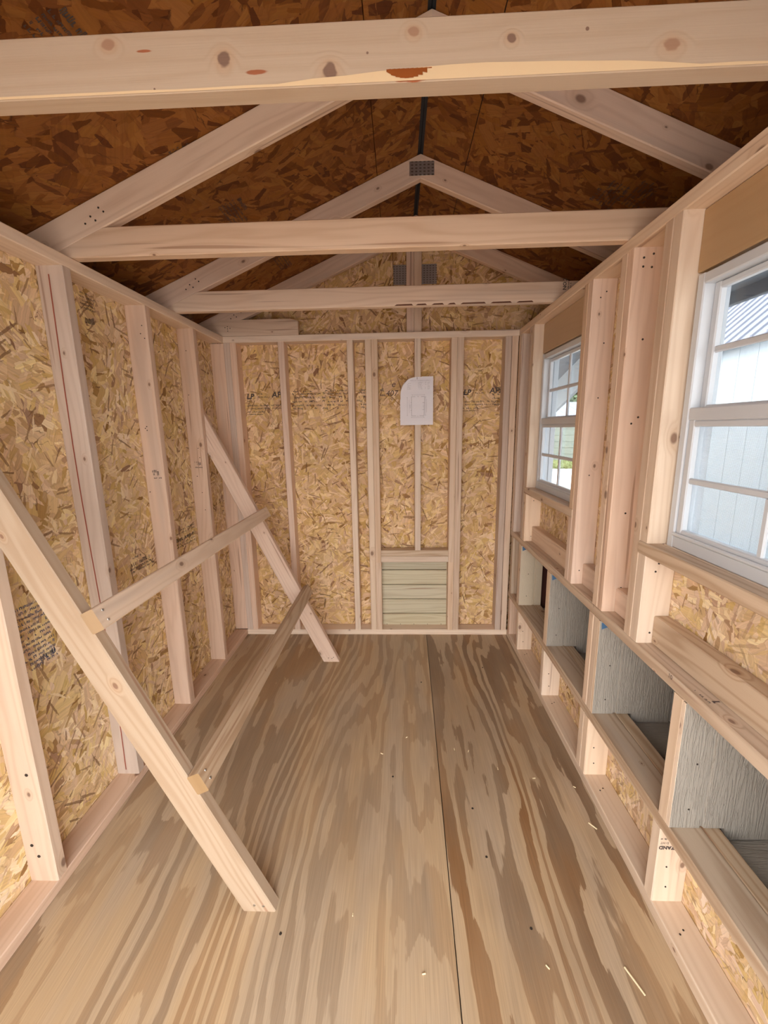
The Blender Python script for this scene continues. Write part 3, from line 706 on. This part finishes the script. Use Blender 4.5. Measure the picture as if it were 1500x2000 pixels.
# eave on the right: planked soffit and fascia, seen through the windows
so = empty('trim_1', (2.2, -1.2, H), kind='structure')
for i in range(4):
    x0 = XO + .012 + i * .163
    boxb('soffit_board', x0, x0 + .160, Y0, Y1, H + .0005, H + .013, M_SOFF, so, 1, bev=.003)
boxb('fascia_board', 2.535, 2.56, Y0, Y1, H - .055, roofz(2.56) - .012, M_SOFF, so)
boxb('drip_edge', 2.5605, 2.566, Y0, Y1, H - .018, H + .02, M_WHITE, so)
boxb('fascia_board', -.265, -.24, Y0, Y1, H - .08, roofz(-.265) - .002, M_SIDE, so)
slab('soffit_board', [(-.24, Y0, H - .06), (-.24, Y1, H - .06), (-.112, Y1, H - .06), (-.112, Y0, H - .06)], (0, 0, 1), .01, M_SIDE, so)

# ================================================================== TRUSSES
def truss(i, y, label, tie_mat, rl_mat, rr_mat, stub=False, plates=True):
    t = empty('roof_truss', (RX, y, H), label, 'truss', group='roof trusses')
    yc = y + T / 2; hw = .089 / 2; c = math.sqrt(1 + SL * SL)
    xl, xr = -.085, 2.43
    def rafter(xa, side, m):
        dn = .0 + hw * c                      # vertical drop from the top edge to the centre line
        p0 = (xa, yc, roofz(xa) - dn - .001); p1 = (RX, yc, PK - dn - .001)
        return prism('rafter', p0, p1, (0, 0, 1), .089, T - .0005, m, t, (1, 0, 0), (1, 0, 0))
    # the heel of each rafter is cut level with the plate: end cuts are plumb, the foot runs on to the plate
    a = rafter(-.165, -1, rl_mat); b = rafter(2.4395, 1, rr_mat)
    holes(a, [(.08 + dx, y, roofz(.08 + dx) - .05 + dz) for dx, dz in ((0, 0), (.03, .012), (-.02, -.012), (.015, -.018), (.045, -.006))], -Y, .0035)
    z0, z1 = H + .0005, H + .0895
    if not stub:
        # tie beam between the rafters, its ends cut to their undersides
        e0 = RX - (PK - (.089 * c + .0016) - (H + .045)) / SL; e1 = 2 * RX - e0
        tb = prism('tie_beam', (e0, yc, H + .045), (e1, yc, H + .045), (0, 0, 1), .089, T, tie_mat, t, (-SL, 0, 1), (SL, 0, 1), u0=0 if tie_mat is M_TIE1 else None)
    else:
        tb = slab('tie_stub', [(xl, y, z0), (.466, y, z0), (.466, y, z0 + .078), (.418, y, z1 + .002), (.0, y, z1 + .002), (xl, y, z0 + .062)], (0, 1, 0), T, tie_mat, t, uvdir=(1, 0, 0))
        holes(tb, [(.02, y, H + .05), (.035, y, H + .055), (.05, y, H + .045), (.035, y, H + .03), (.035, y, H + .042)], -Y, .003)
    if plates: plate(t, RX - .05, RX + .060, y - .0018, PK - .088, PK - .033)
    return t, tb, a, b
t1, tb1, *_ = truss(0, TRUSS[0], 'nearest pale roof truss, its knotty beam crossing the top of the view', M_TIE1, M_STUD, M_STUD)
t2, tb2, *_ = truss(1, TRUSS[1], 'second roof truss from the front, smooth tie beam above the left wall corner', M_STUD, M_STUD, M_PINK)
t3, tb3, r3l, r3r = truss(2, TRUSS[2], 'third roof truss, its peak joined by a toothed metal plate in full view', M_STUD, M_PINK, M_PINK)
t4, tb4, *_ = truss(3, TRUSS[3], 'farthest roof truss against the gable, its tie cut to a short stub', M_STUD, M_PINK, M_PINK, stub=True, plates=False)
lettering('NO.2', tb3, (1.845, TRUSS[2] + .0005, 2.012), Z, -X, .022, bold=.0005)
ink(tb3, (1.857, TRUSS[2] + .0005, 2.005), Z, -X, [(0, .006, 0, .05, .004), (-.01, .005, 0, .04, .004)], seed=71)
quads('dark_bark_edge', [[(x, TRUSS[2] - .0002, H + .0015), (x + w, TRUSS[2] - .0002, H + .0015), (x + w - .008, TRUSS[2] - .0002, H + .009), (x + .012, TRUSS[2] - .0002, H + .008)] for x, w in ((1.05, .09), (1.15, .055), (1.225, .06), (1.30, .04), (1.36, .12), (1.50, .10), (1.62, .08))], plain('bark_edge', (.13, .055, .03), .9), tb3)
# waney lower edge of the nearest tie: bark gone, bare bright sapwood
def wane():
    qs = []; rr = random.Random(5); n = 26
    hs = [(.003 + .016 * max(0, math.sin((i - 9) * .26)) + rr.uniform(0, .002)) if i > 9 else .003 + rr.uniform(0, .0012) for i in range(n + 1)]
    yf = TRUSS[0] - .0004
    for i in range(n):
        x0, x1 = .35 + 1.5 * i / n, .35 + 1.5 * (i + 1) / n
        qs.append([(x0, yf, H + .0012), (x1, yf, H + .0012), (x1, yf, H + .0012 + hs[i + 1]), (x0, yf, H + .0012 + hs[i])])
    return quads('waney_edge', qs, plain('bare_sapwood', (.78, .59, .36), .5), tb1)
wane()
yf_ = TRUSS[0] - .0012
quads('resin_pocket', [[(1.052 + .075 * (i / 10), yf_, H + .0165 - .0125 * math.sin(math.pi * min(1, (i / 10) * 1.15 + .02)) ** .6), (1.052 + .075 * ((i + 1) / 10), yf_, H + .0165 - .0125 * math.sin(math.pi * min(1, ((i + 1) / 10) * 1.0 + .0)) ** .6), (1.052 + .075 * ((i + 1) / 10), yf_, H + .018), (1.052 + .075 * (i / 10), yf_, H + .0175)] for i in range(10)], plain('amber_resin', (.30, .085, .02), .25, spec=.6, var=.8), tb1)

# ================================================================== ROOST LADDER
ro = empty('roost_ladder', (.69, -1.0, 0), 'leaning pine roost ladder with two rungs propped against the left wall', 'ladder')
sl_ = 1.49 / .693
ud_ = Vector((-1, 0, sl_)).normalized(); nd_ = Vector((sl_, 0, 1)).normalized()
def rail(y, xtop, m):
    base = Vector((.6905, y + T / 2, 0)) - nd_ * .0445
    top = base + ud_ * ((base.x - xtop) / -ud_.x)
    foot = base + ud_ * (-base.z / ud_.z)
    return prism('ladder_rail', foot, top, nd_, .089, T, m, ro, (0, 0, 1), (1, 0, 0))
ra = rail(-1.6965, -.035, M_LADD); rb = rail(-.345, -.04, M_PINK)
holes(ra, [(.628, -1.6965, .022), (.655, -1.6965, .020)], -Y, .0045, M_STEEL)
holes(rb, [(.625, -.345, .025), (.645, -.345, .022), (.655, -.345, .03)], -Y, .003)
def rung(cx, cz, m):
    """cx, cz: lower corner on the rail's upper edge"""
    c = Vector((cx, 0, cz)) + ud_ * .0305 + nd_ * .0185
    g = prism('rung', (c.x, -1.7005, c.z), (c.x, -.281, c.z), ud_, .061, .037, m, ro, end=True)
    for s in (-.014, .014):
        for yy, rr_ in ((-1.673, .0042), (-.326, .003)): disc('screw_head', Vector((c.x, yy, c.z)) + nd_ * .0186 + ud_ * s, nd_, rr_, M_STEEL, g, 8)
    return g
k0 = .6905 - .0   # foot of the upper edge
def on_edge(z): return .6905 - z / sl_
rung(on_edge(.889), .889, M_PALE); rung(on_edge(.408), .408, M_RAIL)

# ================================================================== PLAN SHEET
ps = empty('plan_sheet', (1.185, -.004, 1.42), 'white printed plan sheet with a curled corner tacked to the middle back stud', 'paper')
def sheet():
    n = 40; x0, x1, z0, z1 = 1.076, 1.279, 1.416, 1.7045
    vs, fs = [], []
    # upper left corner curls forward along a rounded fold
    c = Vector((1.192, 1.590)); R = .112; r = .016
    for j in range(n + 1):
        for i in range(n + 1):
            p = Vector((x0 + (x1 - x0) * i / n, z0 + (z1 - z0) * j / n)); q = p - c; s = q.length - R if q.x < .02 and q.y > -.02 else 0
            y = -.003 - .004 * math.sin(3.0 * i / n) * (1 - j / n) - .0015 * math.sin(j * .6)
            if s > 0:
                th = min(s / r, 3.6); p = c + q.normalized() * (R + r * math.sin(th) * .4); y -= r * (1 - math.cos(th)) * .8
            vs.append((p.x, y, p.y))
    for j in range(n):
        for i in range(n): k = j * (n + 1) + i; fs.append((k, k + 1, k + n + 2, k + n + 1))
    o = mesh('sheet', vs, fs, M_PAPER, ps, smooth=True)
    return o
sh = sheet()
yp = -.0092
def ln(x0, z0, x1, z1, w=.0012):
    dx, dz = x1 - x0, z1 - z0; L = math.hypot(dx, dz); ox, oz = -dz / L * w / 2, dx / L * w / 2
    return [(x0 - ox, yp, z0 - oz), (x1 - ox, yp, z1 - oz), (x1 + ox, yp, z1 + oz), (x0 + ox, yp, z0 + oz)]
gx = lambda px: 1.076 + (px - 388) / (988 - 388) * .203       # pixels of the enlarged sheet to metres
gz = lambda py: 1.7045 - (py - 318) / (1218 - 318) * .2885
L_ = []
for a in ((595, 688, 662, 688), (770, 688, 832, 688), (595, 688, 597, 1045), (832, 688, 822, 1045), (597, 1045, 680, 1045), (740, 1045, 822, 1045)): L_.append(ln(gx(a[0]), gz(a[1]), gx(a[2]), gz(a[3]), .0016))
for a in ((605, 656, 830, 656), (518, 695, 520, 1040), (852, 690, 848, 1040), (597, 1074, 818, 1074), (552, 740, 552, 995), (868, 740, 868, 985)): L_.append(ln(gx(a[0]), gz(a[1]), gx(a[2]), gz(a[3]), .0008))
for a in ((512, 705, 525, 695), (512, 1030, 525, 1040), (845, 700, 858, 690), (842, 1030, 855, 1040), (600, 650, 612, 664), (822, 650, 834, 664), (590, 1066, 605, 1080), (812, 1066, 826, 1080), (580, 795, 598, 795), (580, 940, 598, 940), (568, 835, 570, 905), (800, 855, 815, 855), (800, 880, 815, 880), (795, 800, 826, 800), (790, 930, 824, 930), (703, 680, 725, 690), (700, 1050, 718, 1050)): L_.append(ln(gx(a[0]), gz(a[1]), gx(a[2]), gz(a[3]), .0014))
quads('printed_plan', L_, M_PENCIL, ps)
ink(ps, (gx(575), yp, gz(395)), X, Z, [(0, .003, 0, .12, .003)], name='printed_heading', mat=M_PENCIL, seed=81, lift=0)
ink(ps, (gx(520), yp, gz(550)), X, Z, [(.0065 * i, .0026, .0, (.018, .02, .012, .022, .012, .02)[i], .0026) for i in range(6)], name='printed_list', mat=M_PENCIL, seed=82, lift=0)
ink(ps, (gx(715), yp, gz(550)), X, Z, [(.0065 * i, .0026, .0, .025, .003) for i in range(7)] + [(.0065 * i, .0026, .042, .046, .003) for i in range(7)] + [(.0065 * i, .0026, .058, .070, .003) for i in range(7)], name='printed_table', mat=M_PENCIL, seed=83, lift=0)
prism('pin', (gx(697), -.012, gz(372)), (gx(697), -.012, gz(330)), X, .002, .002, M_HOLE, ps, bev=.0004)

# ================================================================== SPLINTERS ON THE FLOOR
def splinter(p0, p1, w, label, group=None):
    o = prism('wood_splinter', (*p0, .0025), (*p1, .0025), (0, 0, 1), .0035, w, M_CHIP, None, bev=.0008)
    tag(o, label, 'splinter', group=group); return o
splinter((1.646, -1.803), (1.668, -1.858), .004, 'long pale wood splinter on the plywood near the right bottom plate', 'wood splinters on the floor')
splinter((1.733, -1.392), (1.752, -1.416), .004, 'short pale splinter lying close beside the right bottom plate', 'wood splinters on the floor')
for (x, y) in ((1.446, -1.808), (1.466, -1.154), (.92, -1.70), (1.30, -1.05), (1.36, -1.06), (.98, -1.08), (1.09, -.98), (1.60, -1.2), (1.745, -1.24), (1.12, -1.83)):
    a = R_.uniform(0, 3.1); l = R_.uniform(.003, .006)
    splinter((x - l * math.cos(a), y - l * math.sin(a)), (x + l * math.cos(a), y + l * math.sin(a)), .003, 'tiny pale wood chip scattered on the plywood floor', 'tiny wood chips on the floor')

# ================================================================== FRONT END (behind the camera): open double doorway
wf = empty('wall_front', (.9, YB, 0), kind='structure')
boxb('door_header', -D, W + D, YB - .02, YB + .069, H - .0, H + .12, M_STUD, wf, 0)
slab('gable_panel', [(-.2, YB - .02, H + .12), (2.5, YB - .02, H + .12), (2.5, YB - .02, roofz(2.5)), (RX, YB - .02, PK), (-.2, YB - .02, roofz(-.2))], (0, -1, 0), .011, M_OSBB, wf)
for x0, x1 in ((-.2, .08), (1.70, 1.9)):
    slab('sheathing_panel', [(x0, YB - .02, 0), (x1, YB - .02, 0), (x1, YB - .02, H + .12), (x0, YB - .02, H + .12)], (0, -1, 0), .011, M_OSBB, wf)
for x in (-D, .03, 1.71, W): boxb('door_stud', x, x + T, YB - .018, YB + .069, T, H - .001, M_STUD, wf)

# ================================================================== OUTSIDE
GZ = -.25
gd = mesh('ground', [(-40, -40, GZ), (60, -40, GZ), (60, 60, GZ), (-40, 60, GZ)], [(0, 1, 2, 3)], M_GRAVEL); gd['kind'] = 'structure'
lw = mesh('lawn', [(4, 14.2, GZ + .02), (40, 11.5, GZ + .02), (40, 50, GZ + .02), (4, 50, GZ + .02)], [(0, 1, 2, 3)], M_GRASS); lw['kind'] = 'structure'
def tufts():
    rr = random.Random(9); vs, fs = [], []
    for i in range(2600):
        x = rr.uniform(6, 13); y = 14.1 - (x - 4) * .075 + rr.random() ** 2 * 3.6; h = rr.uniform(.04, .13); a = rr.uniform(0, 3.14); k = len(vs)
        vs += [(x - .02 * math.cos(a), y - .02 * math.sin(a), GZ), (x + .02 * math.cos(a), y + .02 * math.sin(a), GZ), (x + rr.uniform(-.03, .03), y, GZ + .02 + h)]; fs.append((k, k + 1, k + 2))
    o = mesh('grass', vs, fs, M_GRASS); o['kind'] = 'stuff'; o['label'] = 'short green grass edging the gravel beyond the far window'; o['category'] = 'grass'
tufts()

# white neighbour shed with a ribbed metal roof; its long side runs 11 degrees off ours
nb1 = empty('white_shed', (4.1, 1.2, GZ), 'white board-sided shed with pale ribbed metal roof outside the near window', 'building')
ed = Vector((.204, .957, 0)).normalized(); en = Vector((ed.y, -ed.x, 0))        # along the eave, and away from us
E0 = Vector((4.13, 1.48, 2.1))
def P1(s, n, z): return E0 + ed * s + en * n + Vector((0, 0, z - 2.1))
def obox(name, s0, s1, n0, n1, z0, z1, mat, par):
    c = [P1(s, n, z) for z in (z0, z1) for n in (n0, n1) for s in (s0, s1)]
    return mesh(name, c, [(0, 1, 3, 2), (4, 6, 7, 5), (0, 4, 5, 1), (1, 5, 7, 3), (3, 7, 6, 2), (2, 6, 4, 0)], mat, par)
SA, SB = -5.0, 5.4
k = 0; s = SA
while s < SB - .01:
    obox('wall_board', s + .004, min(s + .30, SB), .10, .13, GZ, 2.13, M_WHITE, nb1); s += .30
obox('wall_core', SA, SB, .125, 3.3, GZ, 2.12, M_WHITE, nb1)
def roofpl(name, s0, s1, n0, n1, h, mat, th=.012):
    z = lambda n: 2.1 + .95 * n + h
    vs = [P1(s0, n0, z(n0)), P1(s1, n0, z(n0)), P1(s1, n1, z(n1)), P1(s0, n1, z(n1))]
    vs += [v + Vector((0, 0, th)) for v in vs]
    return mesh(name, vs, [(3, 2, 1, 0), (4, 5, 6, 7), (0, 1, 5, 4), (1, 2, 6, 5), (2, 3, 7, 6), (3, 0, 4, 7)], mat, nb1)
s = SA - .1
while s < SB + .05:
    roofpl('roof_sheet', s, s + .2285, 0, 3.0, 0, M_RMET); roofpl('roof_rib', s + .0, s + .03, -.004, 3.2, .0125, M_RMET, .022); s += .23
roofpl('far_slope', SA - .1, SB + .1, 3.2, 3.25, 0, M_RMET)

# canopy beyond the back corner: dark plank ceiling, deep white fascia set at an angle
cn = empty('canopy', (2.6, 2.5, GZ), 'open canopy with dark plank ceiling and deep white fascia beyond the far window', 'canopy')
CZ = 1.962
A0, A1 = Vector((2.42, .40, CZ)), Vector((3.62, 4.95, CZ))
cd = (A1 - A0).normalized(); cx_ = Vector((-cd.y, cd.x, 0))
for i in range(9):
    w = .19; a = A0 + cx_ * (w * i); b = A1 + cx_ * (w * i)
    slab('ceiling_plank', [a, b, b + cx_ * (w - .006), a + cx_ * (w - .006)], (0, 0, 1), .015, M_SOFF, cn)
slab('fascia_board', [A0, A1, A1 + Vector((0, 0, -.50)), A0 + Vector((0, 0, -.20))], (cd.y, -cd.x, 0), .03, M_WHITE, cn)
slab('roof_deck', [A0 + Vector((0, 0, .016)), A1 + Vector((0, 0, .016)), A1 + cx_ * 1.72 + Vector((0, 0, .016)), A0 + cx_ * 1.72 + Vector((0, 0, .016))], (0, 0, 1), .03, M_SHING, cn)
for q in (A0 + cd * .1 + cx_ * 1.6, A1 - cd * .1 + cx_ * .15, A1 - cd * .1 + cx_ * 1.6):
    boxb('canopy_post', q.x - .045, q.x + .045, q.y - .045, q.y + .045, GZ, CZ - .001, M_WHITE, cn)

# sage green building far beyond
gb = empty('green_building', (10, 18.5, GZ), 'sage green board-sided building with pale metal roof beyond the lawn', 'building')
for i in range(7):
    boxb('siding_board', 8.4, 14, 18.0 + .006 * (i % 2), 18.03 + .006 * (i % 2), GZ + .3 * i, GZ + .3 * i + .292, M_SAGE, gb, 0)
boxb('wall_core', 8.42, 13.98, 18.04, 22, GZ, 1.84, M_SAGE, gb, 0); boxb('corner_trim', 8.36, 8.46, 17.98, 18.02, GZ, 1.84, M_WHITE, gb)
for i in range(14):
    x0 = 8.2 + i * .43
    slab('roof_sheet', [(x0, 17.8, 1.80), (x0 + .42, 17.8, 1.80), (x0 + .42, 21, 2.62), (x0, 21, 2.62)], (0, -.24, .97), .03, M_RMET, gb)

def tree(x, y, zc, r, label, seed):
    t = empty('tree', (x, y, GZ), label, 'tree', group='trees beyond the green building')
    rr = random.Random(seed)
    prism('trunk', (x, y, GZ), (x, y, zc), X, .3, .3, M_BARK, t, bev=.08)
    vs, fs = [], []
    blobs = [(Vector((x, y, zc)) + Vector((rr.gauss(0, .5), rr.gauss(0, .5), rr.gauss(0, .35))) * r, r * rr.uniform(.35, .6)) for _ in range(16)]
    for i in range(4200):
        c, q = blobs[i % 16]; d = Vector((rr.gauss(0, 1), rr.gauss(0, 1), rr.gauss(0, 1))).normalized(); p = c + d * q * rr.uniform(.75, 1.05)
        a = Vector((rr.gauss(0, 1), rr.gauss(0, 1), rr.gauss(0, 1))).normalized(); b = a.orthogonal().normalized(); s_ = r * .055; k = len(vs)
        vs += [p + a * s_, p + b * s_ * .6, p - a * s_, p - b * s_ * .6]; fs.append((k, k + 1, k + 2, k + 3))
    mesh('foliage', vs, fs, M_LEAF, t)
tree(12.3, 27, 4.2, 3.0, 'leafy green tree rising behind the sage green building', 1)
tree(24, 32, 4.6, 3.2, 'second leafy tree standing farther right beyond the canopy', 2)
bpy.context.view_layer.update()
